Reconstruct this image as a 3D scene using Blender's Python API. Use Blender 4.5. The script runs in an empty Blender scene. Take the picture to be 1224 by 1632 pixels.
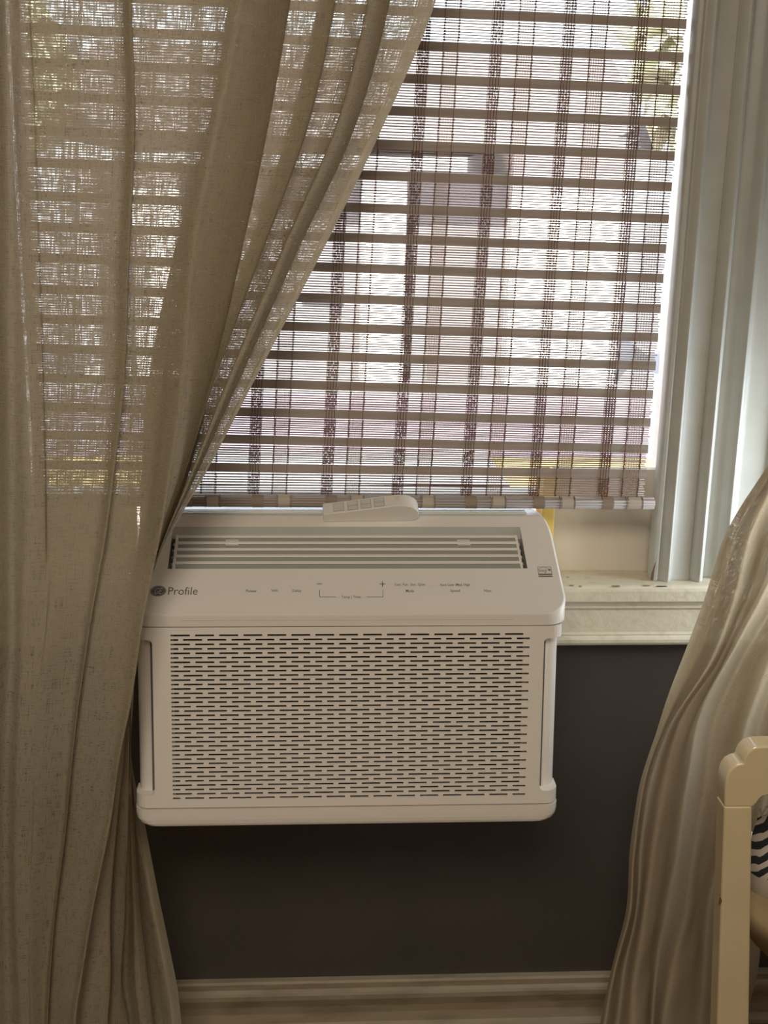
import bpy, bmesh, math, random
import numpy as np
from mathutils import Vector, Matrix, Euler
random.seed(7)
S = bpy.context.scene
COL = S.collection
R = math.radians

# ---------------------------------------------------------------- camera
FPX, CW, CH = 2000.0, 1224.0, 1632.0
PITCH, YAW, ROLL = R(14.476), R(3.609), R(.984)
CAM = np.array([-.05, -1.653, 1.32])
_f = np.array([math.sin(YAW)*math.cos(PITCH), math.cos(YAW)*math.cos(PITCH), -math.sin(PITCH)])
_r = np.cross(_f, [0, 0, 1]); _r /= np.linalg.norm(_r); _u = np.cross(_r, _f)
RR = math.cos(ROLL)*_r + math.sin(ROLL)*_u
UU = -math.sin(ROLL)*_r + math.cos(ROLL)*_u
cd = bpy.data.cameras.new('camera'); cam = bpy.data.objects.new('camera', cd); COL.objects.link(cam)
cam.matrix_world = Matrix(((RR[0], UU[0], -_f[0], CAM[0]), (RR[1], UU[1], -_f[1], CAM[1]), (RR[2], UU[2], -_f[2], CAM[2]), (0, 0, 0, 1)))
cd.sensor_fit = 'VERTICAL'; cd.sensor_height = 24; cd.lens = FPX/CH*24; cd.clip_start = .02
S.camera = cam

def at(px, py, y):                       # the point of the plane y = const that a pixel of the photograph shows
    d = RR*((px-CW/2)/FPX) - UU*((py-CH/2)/FPX) + _f
    return CAM + d*((y-CAM[1])/d[1])
def at_plane(px, py, p0, n):
    d = RR*((px-CW/2)/FPX) - UU*((py-CH/2)/FPX) + _f
    return CAM + d*(np.dot(np.array(p0)-CAM, n)/np.dot(d, n))

# ---------------------------------------------------------------- world, sun, lights, exposure
W = bpy.data.worlds.new('sky'); S.world = W; W.use_nodes = True
wn = W.node_tree.nodes; wl = W.node_tree.links
bg = wn['Background']; sky = wn.new('ShaderNodeTexSky'); sky.sky_type = 'NISHITA'; sky.sun_disc = False
sky.sun_elevation = R(52); sky.sun_rotation = R(200); sky.dust_density = 3
mixw = wn.new('ShaderNodeMix'); mixw.data_type = 'RGBA'; mixw.inputs[0].default_value = .75
SKYMIX = mixw
wl.new(sky.outputs[0], mixw.inputs[6]); mixw.inputs[7].default_value = (2.6, 2.7, 2.9, 1)
wl.new(mixw.outputs[2], bg.inputs[0]); bg.inputs[1].default_value = 1.35
sd = bpy.data.lights.new('sun', 'SUN'); sd.energy = 32; sd.angle = R(.6); sd.color = (1, .96, .9)
so = bpy.data.objects.new('sun', sd); COL.objects.link(so); so.rotation_euler = (R(42), 0, R(-20))
def area(name, loc, direction, sx, sy, power, color):
    l = bpy.data.lights.new(name, 'AREA'); l.shape = 'RECTANGLE'; l.size = sx; l.size_y = sy; l.energy = power; l.color = color
    o = bpy.data.objects.new(name, l); COL.objects.link(o); o.location = loc
    o.rotation_euler = Vector(direction).to_track_quat('-Z', 'Y').to_euler()
    return o
area('side_window_daylight', (.725, -.12, .90), (-1, .02, 0), .16, .30, 1.45, (.84, .95, 1))
area('room_ceiling_light', (-.3, -2.3, 2.42), (0, .25, -1), .9, .9, 39, (1, .875, .71))
S.view_settings.view_transform = 'Standard'; S.view_settings.look = 'None'
S.view_settings.exposure = 0; S.view_settings.gamma = 1
S.view_settings.use_curve_mapping = False
S.cycles.use_denoising = True; S.cycles.max_bounces = 10; S.cycles.transparent_max_bounces = 24
S.cycles.diffuse_bounces = 4; S.cycles.glossy_bounces = 3; S.cycles.transmission_bounces = 6
S.cycles.sample_clamp_indirect = 6

# ---------------------------------------------------------------- materials
class NT:
    def __init__(s, m): s.t = m.node_tree; s.n = s.t.nodes; s.l = s.t.links
    def new(s, k, **kw):
        n = s.n.new(k)
        for a, v in kw.items(): setattr(n, a, v)
        return n
    def link(s, a, b): s.l.new(a, b)
def mat(name, col, rough=.5, col2=None, nscale=20., bump=0., bscale=200., spec=.5, stretch=(1, 1, 1), lo=.35, hi=.65, sheen=0):
    m = bpy.data.materials.new(name); m.use_nodes = True; t = NT(m); b = t.n['Principled BSDF']
    b.inputs['Roughness'].default_value = rough; b.inputs['Base Color'].default_value = (*col, 1)
    b.inputs['Specular IOR Level'].default_value = spec
    tc = t.new('ShaderNodeTexCoord'); mp = t.new('ShaderNodeMapping'); mp.inputs['Scale'].default_value = stretch
    t.link(tc.outputs['Object'], mp.inputs[0])
    if col2:
        n = t.new('ShaderNodeTexNoise'); n.inputs['Scale'].default_value = nscale; n.inputs['Detail'].default_value = 6
        t.link(mp.outputs[0], n.inputs['Vector'])
        r = t.new('ShaderNodeValToRGB'); r.color_ramp.elements[0].position = lo; r.color_ramp.elements[1].position = hi
        r.color_ramp.elements[0].color = (*col, 1); r.color_ramp.elements[1].color = (*col2, 1)
        t.link(n.outputs[0], r.inputs[0]); t.link(r.outputs[0], b.inputs['Base Color'])
    if bump:
        n = t.new('ShaderNodeTexNoise'); n.inputs['Scale'].default_value = bscale; n.inputs['Detail'].default_value = 4
        t.link(mp.outputs[0], n.inputs['Vector'])
        bp = t.new('ShaderNodeBump'); bp.inputs['Strength'].default_value = bump; bp.inputs['Distance'].default_value = .002
        t.link(n.outputs[0], bp.inputs['Height']); t.link(bp.outputs[0], b.inputs['Normal'])
    if sheen: b.inputs['Sheen Weight'].default_value = sheen
    return m
M = {}
M['plastic'] = mat('white_plastic', (.80, .765, .715), .38)
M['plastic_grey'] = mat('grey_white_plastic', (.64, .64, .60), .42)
M['louver'] = mat('greenish_grey_plastic', (.46, .475, .44), .45)  # louver blades and outlet well have their own greenish grey plastic
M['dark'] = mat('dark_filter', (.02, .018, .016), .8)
M['print'] = mat('grey_print', (.13, .12, .11), .6)
M['key_line'] = mat('key_outline', (.30, .29, .26), .6)
M['print_light'] = mat('light_print', (.55, .53, .49), .6)
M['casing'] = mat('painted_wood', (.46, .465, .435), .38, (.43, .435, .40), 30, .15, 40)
M['sill'] = mat('old_cream_paint', (.62, .575, .45), .5, (.50, .44, .32), 60, .5, 90, lo=.52, hi=.78)
M['panel'] = mat('cream_panel', (.70, .64, .54), .5)
M['wall'] = mat('dark_wall_paint', (.066, .056, .050), .40, (.058, .050, .045), 6, .12, 300)
M['wallw'] = mat('room_wall_paint', (.42, .38, .32), .7)
M['ceil'] = mat('ceiling_paint', (.7, .68, .62), .8)
M['base'] = mat('worn_cream_paint', (.31, .258, .175), .6, (.19, .15, .095), 40, .5, 70, stretch=(.35, 1, 1), lo=.45, hi=.8)
M['floor'] = mat('floor_wood', (.16, .09, .05), .4, (.10, .055, .03), 8, stretch=(1, 8, 1))
M['slat'] = mat('bamboo_slat', (.40, .345, .315), .6, (.33, .28, .255), 30, .2, 300, stretch=(.15, 1, 6))
M['reed'] = mat('bamboo_reed', (.43, .335, .29), .6, (.32, .235, .205), 50, stretch=(.2, 1, 1))
M['warp'] = mat('brown_thread', (.15, .075, .052), .9)
M['warp_light'] = mat('tan_thread', (.42, .32, .23), .9)
M['wrap'] = mat('pale_wrap', (.50, .44, .37), .9)
M['bind'] = mat('binding_thread', (.30, .24, .185), .9)
M['foam'] = mat('yellow_foam', (.75, .52, .13), .8)
M['chair'] = mat('cream_chair_paint', (.84, .72, .47), .16, (.81, .69, .44), 14, spec=.9)
M['chip'] = mat('bare_wood', (.14, .08, .045), .8)
M['sling'] = mat('tan_canvas', (.42, .32, .18), .9)
M['fringe'] = mat('cream_fringe', (.62, .55, .43), .9)
M['lawn'] = mat('lawn', (.19, .145, .055), .9, (.16, .12, .05), 3)
M['street'] = mat('asphalt', (.14, .115, .15), .9)
M['brickpath'] = mat('pink_paving', (.50, .34, .30), .9)
M['housew'] = mat('white_siding', (.85, .85, .84), .6)
M['houseg'] = mat('grey_siding', (.17, .165, .175), .6)
M['roof'] = mat('roof_shingle', (.12, .112, .115), .9)
M['bark'] = mat('bark', (.10, .07, .05), .9)
M['leaf'] = mat('leaves', (.40, .44, .30), .7, (.46, .48, .34), 4)
def glass_mat():
    m = bpy.data.materials.new('window_glass'); m.use_nodes = True; t = NT(m); o = t.n['Material Output']
    tr = t.new('ShaderNodeBsdfTransparent'); tr.inputs[0].default_value = (.97, .98, .97, 1)
    gl = t.new('ShaderNodeBsdfGlossy'); gl.inputs['Roughness'].default_value = .02
    fr = t.new('ShaderNodeFresnel'); fr.inputs[0].default_value = 1.3
    mx = t.new('ShaderNodeMixShader'); t.link(fr.outputs[0], mx.inputs[0]); t.link(tr.outputs[0], mx.inputs[1]); t.link(gl.outputs[0], mx.inputs[2])
    t.link(mx.outputs[0], o.inputs[0]); return m
M['glass'] = glass_mat()
def cloth_mat(name, col, transl, holes, open_base):
    m = bpy.data.materials.new(name); m.use_nodes = True; t = NT(m); o = t.n['Material Output']
    t.n.remove(t.n['Principled BSDF'])
    uv = t.new('ShaderNodeUVMap')
    def noise(sx, sy, sc=1., det=1.5):
        mp = t.new('ShaderNodeMapping'); mp.inputs['Scale'].default_value = (sx, sy, 1)
        n = t.new('ShaderNodeTexNoise'); n.inputs['Scale'].default_value = sc; n.inputs['Detail'].default_value = det
        t.link(uv.outputs[0], mp.inputs[0]); t.link(mp.outputs[0], n.inputs['Vector']); return n.outputs[0]
    weft = noise(62, 760); warp = noise(700, 52)
    def mathn(op, a, b=None, clamp=False):
        n = t.new('ShaderNodeMath', operation=op, use_clamp=clamp)
        for i, x in enumerate((a, b)):
            if x is None: continue
            if isinstance(x, (int, float)): n.inputs[i].default_value = x
            else: t.link(x, n.inputs[i])
        return n.outputs[0]
    thr = mathn('MULTIPLY', mathn('ADD', weft, warp), .5)
    # colour: slubs darken and lighten the threads
    r = t.new('ShaderNodeValToRGB'); r.color_ramp.elements[0].position = .36; r.color_ramp.elements[1].position = .62
    r.color_ramp.elements[0].color = (col[0]*.80, col[1]*.79, col[2]*.76, 1); r.color_ramp.elements[1].color = (*col, 1)
    t.link(thr, r.inputs[0])
    d = t.new('ShaderNodeBsdfDiffuse'); tl = t.new('ShaderNodeBsdfTranslucent'); tp = t.new('ShaderNodeBsdfTransparent')
    bp = t.new('ShaderNodeBump'); bp.inputs['Strength'].default_value = .35; bp.inputs['Distance'].default_value = .0015
    wr = noise(26, 5, 1, 3)
    t.link(mathn('ADD', mathn('MULTIPLY', wr, 3.5), thr), bp.inputs['Height'])
    for b in (d, tl):
        t.link(r.outputs[0], b.inputs['Color']); t.link(bp.outputs[0], b.inputs['Normal'])
    m1 = t.new('ShaderNodeMixShader'); m1.inputs[0].default_value = transl
    t.link(d.outputs[0], m1.inputs[1]); t.link(tl.outputs[0], m1.inputs[2])
    hole = mathn('ADD', mathn('MULTIPLY', mathn('SUBTRACT', thr, .50, True), holes, True), open_base, True)
    m2 = t.new('ShaderNodeMixShader'); t.link(hole, m2.inputs[0]); t.link(m1.outputs[0], m2.inputs[1]); t.link(tp.outputs[0], m2.inputs[2])
    t.link(m2.outputs[0], o.inputs[0]); return m
M['linen'] = cloth_mat('linen', (.54, .475, .355), .43, 3.8, .03)
M['linen_hem'] = cloth_mat('linen_hem', (.56, .50, .38), .30, .6, .0)
M['linen_right'] = cloth_mat('linen_right', (.60, .51, .38), .34, 2.0, .0)
def pillow_mat():
    m = bpy.data.materials.new('striped_pillow'); m.use_nodes = True; t = NT(m); b = t.n['Principled BSDF']; b.inputs['Roughness'].default_value = .9
    tc = t.new('ShaderNodeTexCoord'); mp = t.new('ShaderNodeMapping'); mp.inputs['Location'].default_value = (-.09, 0, .13)
    w = t.new('ShaderNodeTexWave', wave_type='RINGS', rings_direction='Y', wave_profile='SIN'); w.inputs['Scale'].default_value = 26; w.inputs['Distortion'].default_value = 1.2; w.inputs['Detail Scale'].default_value = 2
    t.link(tc.outputs['Object'], mp.inputs[0]); t.link(mp.outputs[0], w.inputs['Vector'])
    r = t.new('ShaderNodeValToRGB'); r.color_ramp.interpolation = 'CONSTANT'; r.color_ramp.elements[0].color = (.02, .022, .03, 1); r.color_ramp.elements[1].position = .55; r.color_ramp.elements[1].color = (.58, .52, .45, 1)
    t.link(w.outputs[0], r.inputs[0]); 
    # plain lower corner
    s = t.new('ShaderNodeSeparateXYZ'); t.link(tc.outputs['Object'], s.inputs[0])
    mr = t.new('ShaderNodeMath', operation='LESS_THAN'); mr.inputs[1].default_value = -.014; t.link(s.outputs['Z'], mr.inputs[0])
    mx = t.new('ShaderNodeMix', data_type='RGBA'); t.link(mr.outputs[0], mx.inputs[0]); t.link(r.outputs[0], mx.inputs[6]); mx.inputs[7].default_value = (.52, .45, .37, 1)
    t.link(mx.outputs[2], b.inputs['Base Color']); return m
M['pillow'] = pillow_mat()

# ---------------------------------------------------------------- mesh helpers
def link(name, me, m=None, parent=None, smooth=False):
    o = bpy.data.objects.new(name, me); COL.objects.link(o)
    if m: me.materials.append(m)
    if parent: o.parent = parent
    if smooth:
        for p in me.polygons: p.use_smooth = True
    return o
def obj(name, bm, m=None, parent=None, smooth=False, origin=None, bevel=0, segs=2, auto=None):
    bmesh.ops.recalc_face_normals(bm, faces=bm.faces)
    me = bpy.data.meshes.new(name); 
    if origin is not None: bmesh.ops.translate(bm, verts=bm.verts, vec=-Vector(origin))
    bm.to_mesh(me); bm.free()
    o = link(name, me, m, parent, smooth)
    if origin is not None: o.location = origin
    if bevel:
        b = o.modifiers.new('bevel', 'BEVEL'); b.width = bevel; b.segments = segs; b.limit_method = 'ANGLE'; b.angle_limit = R(40)
        for p in me.polygons: p.use_smooth = True
        b.harden_normals = True
    return o
def empty(name, loc=(0, 0, 0)):
    o = bpy.data.objects.new(name, None); COL.objects.link(o); o.location = loc; o.empty_display_size = .05
    return o
def tag(o, label, cat, group=None):
    o['label'] = label; o['category'] = cat
    if group: o['group'] = group
    return o
def struct(o, label=None):
    o['kind'] = 'structure'
    if label: o['label'] = label
    return o
def box(bm, x0, x1, y0, y1, z0, z1):
    v = [bm.verts.new((x, y, z)) for z in (z0, z1) for y in (y0, y1) for x in (x0, x1)]
    for f in ((0, 2, 3, 1), (4, 5, 7, 6), (0, 1, 5, 4), (2, 6, 7, 3), (0, 4, 6, 2), (1, 3, 7, 5)): bm.faces.new([v[i] for i in f])
    return v
def hexa(bm, p):                          # eight points, ordered as in box()
    v = [bm.verts.new(tuple(q)) for q in p]
    for f in ((0, 2, 3, 1), (4, 5, 7, 6), (0, 1, 5, 4), (2, 6, 7, 3), (0, 4, 6, 2), (1, 3, 7, 5)): bm.faces.new([v[i] for i in f])
def loft(bm, loops, closed=True, cap=True):
    rows = [[bm.verts.new(tuple(p)) for p in l] for l in loops]
    n = len(rows[0])
    for a, b in zip(rows, rows[1:]):
        for i in range(n if closed else n-1):
            j = (i+1) % n; bm.faces.new((a[i], a[j], b[j], b[i]))
    if cap: bm.faces.new(rows[0][::-1]); bm.faces.new(rows[-1])
    return rows
def rod(bm, a, b, r, n=6):
    a, b = Vector(a), Vector(b); d = (b-a).normalized(); s = d.orthogonal().normalized(); t = d.cross(s)
    loft(bm, [[p + s*math.cos(k*2*math.pi/n)*r + t*math.sin(k*2*math.pi/n)*r for k in range(n)] for p in (a, b)])
def extrude_x(bm, prof, x0, x1):          # profile of (y, z) swept along x
    loft(bm, [[(x, y, z) for y, z in prof] for x in (x0, x1)])
def extrude_z(bm, prof, z0, z1):          # profile of (x, y) swept along z
    loft(bm, [[(x, y, z) for x, y in prof] for z in (z0, z1)])
BM = bmesh.new

# ---------------------------------------------------------------- the room
XL, XR, ZB, ZT, HC = -.425, .460, .80, 1.86, 2.5     # window opening and room height
RL, RX, RB = -1.9, .74, -3.4
b = BM()
box(b, RL, RX, 0, .14, 0, ZB-.03); box(b, RL, RX, 0, .14, ZT, HC)
box(b, RL, XL-.02, 0, .14, ZB-.03, ZT); box(b, XR+.02, RX, 0, .14, ZB-.03, ZT)
struct(obj('wall_back', b, M['wall']), 'dark brown-black painted wall under and around the window')
b = BM(); box(b, RL, RX, RB, .14, -.1, 0); struct(obj('floor', b, M['floor']))
b = BM(); box(b, RL, RX+.1, RB, .14, HC, HC+.1); struct(obj('ceiling', b, M['ceil']))
b = BM(); box(b, RL-.1, RL, RB, .14, 0, HC); struct(obj('wall_left', b, M['wallw']))
b = BM()
box(b, RX, RX+.1, RB, -.30, 0, HC); box(b, RX, RX+.1, -.02, .14, 0, HC)
box(b, RX, RX+.1, -.30, -.02, 0, .70); box(b, RX, RX+.1, -.30, -.02, 1.08, HC)
struct(obj('wall_right', b, M['wallw']))
b = BM(); box(b, RL, RX, RB-.1, RB, 0, HC); struct(obj('wall_front', b, M['wallw']))

# window jambs, sash and glass
b = BM()
box(b, XR, XR+.025, -.012, .14, ZB, ZT); box(b, XL-.025, XL, -.012, .14, ZB, ZT); box(b, XL-.025, XR+.025, -.012, .14, ZT-.02, ZT+.005)
w1 = struct(obj('window_1', b, M['casing']), 'window behind the woven shade')
b = BM(); SY = .060
box(b, XL, XL+.012, SY, SY+.035, ZB+.0915, ZT-.02); box(b, XR-.006, XR, SY, SY+.035, ZB+.0915, ZT-.02)
box(b, XL, XR, SY, SY+.035, ZB+.0915, ZB+.104); box(b, XL, XR, SY, SY+.035, ZT-.05, ZT-.02)
obj('window_sash', b, M['casing'], w1)
b = BM(); box(b, XL+.008, XR-.003, SY+.014, SY+.018, ZB+.10, ZT-.045); obj('window_pane', b, M['glass'], w1)
# infill board closing the opening beside the air conditioner
b = BM(); box(b, .292, XR, .03, .045, ZB, ZB+.146)
tag(obj('infill_board', b, M['panel']), 'plain cream board filling the window gap beside the air conditioner, above the sill', 'board')
b = BM(); box(b, .272, .289, -.002, .05, ZB, ZB+.146)
tag(obj('foam_strip', b, M['foam'], bevel=.002), 'yellow foam insulation strip standing between air conditioner and cream board', 'insulation')

b = BM(); box(b, XL, -.285, .03, .045, ZB, ZB+.107)
tag(obj('infill_board', b, M['panel']), 'cream board in the window gap hidden by the swept curtain', 'board')
# stool, apron (one moulded sill)
b = BM()
nose = [(-.045+.006*(1-math.cos(a)), ZB-.008+.008*math.sin(a)) for a in [R(x) for x in (0, 30, 60, 90)]]
prof = [(.10, ZB)] + [(y, z) for y, z in reversed(nose)] + [(-.045, ZB-.022), (-.040, ZB-.027), (-.0375, ZB-.031), (-.0375, ZB-.034), (-.034, ZB-.038), (-.034, ZB-.070), (-.0355, ZB-.0735)]
prof += [(-.031-.0075*math.cos(R(x)), ZB-.0815+.0085*math.sin(R(x))) for x in (70, 40, 10, -20, -50, -80)] + [(-.024, ZB-.0915), (.0, ZB-.0915), (.0, ZB-.03), (.10, ZB-.03)]
extrude_x(b, prof, -.78, RX-.03)
struct(obj('trim_1', b, M['sill']), 'cream painted window sill with moulded apron')
b = BM()                                  # chips and flakes of paint on the sill
for px, py, sx, sy in ((982, 934, .008, .003), (911, 933, .004, .002), (925, 934, .003, .0015), (1030, 933, .007, .0015), (1058, 938.5, .010, .0012), (905, 920, .003, .002)):
    p = at_plane(px, py, (0, 0, ZB), (0, 0, 1)); 
    n = 7; loft(b, [[(p[0]+sx*math.cos(k*6.283/n)*random.uniform(.6, 1), max(-.0445, p[1]+sy*math.sin(k*6.283/n)*random.uniform(.6, 1)), ZB+dz) for k in range(n)] for dz in (-.001, .0004)])
o = obj('paint_chip', b, M['base']); o.parent = bpy.data.objects['trim_1']; o['kind'] = 'stuff'

# window casing, right-hand side: moulded profile (x, y) standing on the sill
XC = .424
def casing_profile(x0, s=1):
    P = [(0, .0), (0, -.018), (.0025, -.0215), (.0075, -.0225), (.011, -.0195), (.013, -.0195), (.0185, -.026), (.0225, -.0275), (.0255, -.0255), (.028, -.020), (.031, -.018), (.045, -.0175), (.0535, -.0185), (.0555, -.0165), (.0575, -.0205), (.062, -.0265), (.0665, -.0285), (.0705, -.0265), (.0725, -.022), (.0735, .0)]
    return [(x0+s*x*1.0, y) for x, y in P]
def lean(bm, z0, dxdz):
    for v in bm.verts: v.co.x += (v.co.z-z0)*dxdz
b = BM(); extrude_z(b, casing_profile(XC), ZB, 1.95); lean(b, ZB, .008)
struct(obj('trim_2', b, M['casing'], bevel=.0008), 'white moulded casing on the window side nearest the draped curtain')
b = BM()                                  # recess and second casing beyond it
P = [(.0735, .0), (.0735, -.004), (.092, -.006), (.0955, -.009), (.099, -.016), (.1045, -.0195), (.110, -.017), (.1125, -.012), (.118, -.0105), (.150, -.012), (.154, -.019), (.162, -.021), (.17, -.016), (.23, -.016), (.24, -.026), (.26, -.026), (.26, .0)]
extrude_z(b, [(XC+x, y) for x, y in P], ZB, 1.95); lean(b, ZB, .008)
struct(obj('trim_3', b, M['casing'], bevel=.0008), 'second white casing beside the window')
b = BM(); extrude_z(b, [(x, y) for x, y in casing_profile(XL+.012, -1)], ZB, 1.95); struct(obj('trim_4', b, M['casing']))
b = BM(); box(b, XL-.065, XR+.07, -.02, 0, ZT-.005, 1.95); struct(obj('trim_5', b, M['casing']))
b = BM()                                  # bare wood split at the foot of the casing
loft(b, [[(x+XC+dx, -.0180+dy, ZB+z) for x, z in ((.0005, .002), (.0035, .001), (.0040, .016), (.0052, .029), (.0028, .021), (.0010, .010))] for dx, dy in ((0, .004), (0, -.0042))])
o = obj('bare_wood_split', b, M['chip']); o.parent = bpy.data.objects['trim_2']

# baseboard
b = BM(); ZK = .171
prof = [(0, 0), (0, ZK), (-.010, ZK), (-.0125, ZK-.003), (-.0125, ZK-.012), (-.017, ZK-.0155), (-.019, ZK-.019), (-.0195, ZK-.026), (-.0155, ZK-.040), (-.0150, ZK-.052), (-.018, ZK-.066), (-.0245, ZK-.074), (-.0245, ZK-.080), (-.022, ZK-.084), (-.022, 0)]
extrude_x(b, prof, RL, RX); struct(obj('baseboard_back', b, M['base']), 'worn cream moulded baseboard under the dark wall')

# ---------------------------------------------------------------- outdoors, beyond the glass
GZ = -.75
b = BM(); box(b, -30, 30, .2, 6.9, GZ-.05, GZ); struct(obj('brick_path', b, M['brickpath']))
b = BM(); box(b, -30, 30, 6.9, 8.0, GZ-.05, GZ+.02); struct(obj('lawn', b, M['lawn']))
b = BM(); box(b, -30, 30, 8.0, 11.2, GZ-.05, GZ); struct(obj('street', b, M['street']))
b = BM(); box(b, -40, 40, 11.2, 60, GZ-.05, GZ); struct(obj('far_lawn', b, M['houseg']))
hs = tag(empty('house', (1, 12, GZ)), 'house with sunlit white walls across the street', 'house')
def hp(name, m, *bx):
    b = BM()
    for q in bx: box(b, *q)
    o = obj(name, b, m); o.parent = hs; o.matrix_parent_inverse = Matrix.Translation((-1, -12, -GZ)); return o
hx = lambda px: at(px, 420, 12)[0]
hp('wall', M['housew'], (hx(812), hx(992), 12, 16, GZ, 1.75))
hp('wall', M['housew'], (hx(575), hx(646), 12, 16, GZ, 1.55))
hp('wall', M['housew'], (hx(213), hx(287), 12, 16, GZ, 1.55))
hp('wall', M['housew'], (hx(126), hx(152), 12, 16, GZ, 1.55)); hp('wall', M['houseg'], (hx(152), hx(213), 12.3, 16, GZ, 1.5))
hp('wall', M['houseg'], (hx(646), hx(812), 12.3, 16, GZ, 1.5)); hp('wall', M['houseg'], (hx(287), hx(575), 12.3, 16, GZ, 1.5))
b = BM(); extrude_x(b, [(11.6, 1.75), (14, 2.9), (16.4, 1.75)], hx(110), hx(1020)); o = obj('roof', b, M['roof']); o.parent = hs; o.matrix_parent_inverse = Matrix.Translation((-1, -12, -GZ))
for i in range(3):
    xa = hx(320+i*80); hp('window', M['houseg'], (xa, xa+.45, 12.25, 12.32, .1, 1.1))
xa = hx(690); hp('door', M['roof'], (xa, xa+.6, 12.25, 12.32, GZ, .95))
def tree(x, y, h, r, label, seed):
    rnd = random.Random(seed); t = tag(empty('tree', (x, y, GZ)), label, 'tree', 'trees beyond the house')
    b = BM(); loft(b, [[(rr*math.cos(k*1.047), rr*math.sin(k*1.047), z) for k in range(6)] for z, rr in ((0, .28), (h*.4, .2), (h*.8, .08))])
    obj('trunk', b, M['bark'], t)
    b = BM()
    for k in range(700):
        a, e, q = rnd.uniform(0, 6.28), math.asin(rnd.uniform(-1, 1)), rnd.uniform(.35, 1)**.5*r
        p = Vector((q*math.cos(a)*math.cos(e), q*math.sin(a)*math.cos(e), h*.72+q*.8*math.sin(e)))
        m = Euler((rnd.uniform(0, 6), rnd.uniform(0, 6), 0)).to_matrix(); s = rnd.uniform(.16, .34)
        b.faces.new([b.verts.new(p+m @ Vector(c)*s) for c in ((-1, 0, 0), (0, -.6, .15), (1, 0, 0), (0, .6, .15))])
    o = obj('foliage', b, M['leaf'], t); o['kind'] = 'stuff'
tree(4.3, 10.9, 4.6, 1.25, 'leafy tree at the street edge beyond the casing side of the window', 1)
tree(-3.4, 10.9, 4.2, 1.1, 'leafy tree across the street, seen through the linen curtain', 2)

# ---------------------------------------------------------------- air conditioner
ac = tag(empty('air_conditioner', (0, -.15, .556)), 'white window air conditioner with slotted front hung over the sill', 'air conditioner')
ACX = .0015
KF = .0963                                 # how far the front leans back
def yf(z): return -.247+(z-.5815)*KF
def acobj(name, b, m, **kw):
    o = obj(name, b, m, **kw); o.parent = ac; o.matrix_parent_inverse = Matrix.Translation((0, .15, -.556)); return o
def plan(hw, r, y0, y1, n=6):              # rounded front corners, straight sides
    pts = [(ACX-hw, y1)]
    for k in range(n+1):
        a = math.pi+k*math.pi/2/n; pts.append((ACX-hw+r+r*math.cos(a), y0+r+r*math.sin(a)))
    for k in range(n+1):
        a = 1.5*math.pi+k*math.pi/2/n; pts.append((ACX+hw-r+r*math.cos(a), y0+r+r*math.sin(a)))
    pts.append((ACX+hw, y1)); return pts
def prism(b, hw, r, z0, z1, off, y1=-.055):
    loft(b, [[(x, y, z) for x, y in plan(hw, r, yf(z)+off, y1)] for z in (z0, z1)])
ZS0, ZS1 = .5815, .8085                    # seams under and over the slotted front
b = BM(); prism(b, .2575, .014, ZS0-.001, ZS1+.001, .0135)
acobj('housing', b, M['plastic'])
b = BM(); box(b, -.25, .253, -.06, .17, ZB+.001, .8905); box(b, -.25, .253, .16, .42, .45, .8905)
acobj('rear_housing', b, M['plastic'])
ZN0, ZN1 = .5985, .7925                      # handle recesses in the side edges
XN = .2365
GZ0, GZ1 = .5915, .8005
GX0, GX1 = at(272, 1011, -.227)[0], at(845.5, 1011, -.227)[0]
b = BM()
prism(b, .2605, .016, ZN1, ZS1-.0006, 0, -.205); prism(b, .2605, .016, ZS0+.0008, ZN0, 0, -.205)
def slab(b, x0, x1, z0, z1, t=.012, off=0):
    hexa(b, [(x, yf(z)+off+(t if k else 0), z) for z in (z0, z1) for k in (0, 1) for x in (x0, x1)])
frame_top_cut = None
acf = b
# the frame bands are cut where the slots begin, so build the field separately
b2 = BM()
bmesh.ops.delete(b, geom=list(b.verts), context='VERTS')
def ring(b, z0, z1):
    prism(b, .2605, .016, z0, z1, 0, -.205)
ring(b, GZ1+.002, ZS1-.0006); ring(b, ZS0+.0008, GZ0-.002)
for s in (-1, 1):
    xa, xb = (ACX-XN, GX0-.0005) if s < 0 else (GX1+.0005, ACX+XN)
    slab(b, xa, xb, GZ0-.002, GZ1+.002)
    # corners above and below the handle recess
    for z0, z1 in ((ZN1, GZ1+.002), (GZ0-.002, ZN0)):
        n = 6; r = .016; hw = .2605; pts0 = []
        arc = [(hw-r+r*math.sin(k*math.pi/2/n), r-r*math.cos(k*math.pi/2/n)) for k in range(n+1)]
        loops = []
        for z in (z0, z1):
            base = [(XN, 0)]+arc+[(hw, .035), (XN, .035)]
            loops.append([(ACX+s*x, yf(z)+y, z) for x, y in base])
        loft(b, loops)
    # rounded inner corner of the recess
    for zc, sg in ((ZN0, 1), (ZN1, -1)):
        n = 5; r = .006
        loops = [[(ACX+s*(XN+r-r*math.cos(k*math.pi/2/n)), yf(zc)+y, zc+sg*(r-r*math.sin(k*math.pi/2/n))) for k in range(n+1)]+[(ACX+s*XN, yf(zc)+y, zc)] for y in (0, .012)]
        loft(b, loops)
acobj('front_frame', b, M['plastic'])
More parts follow.
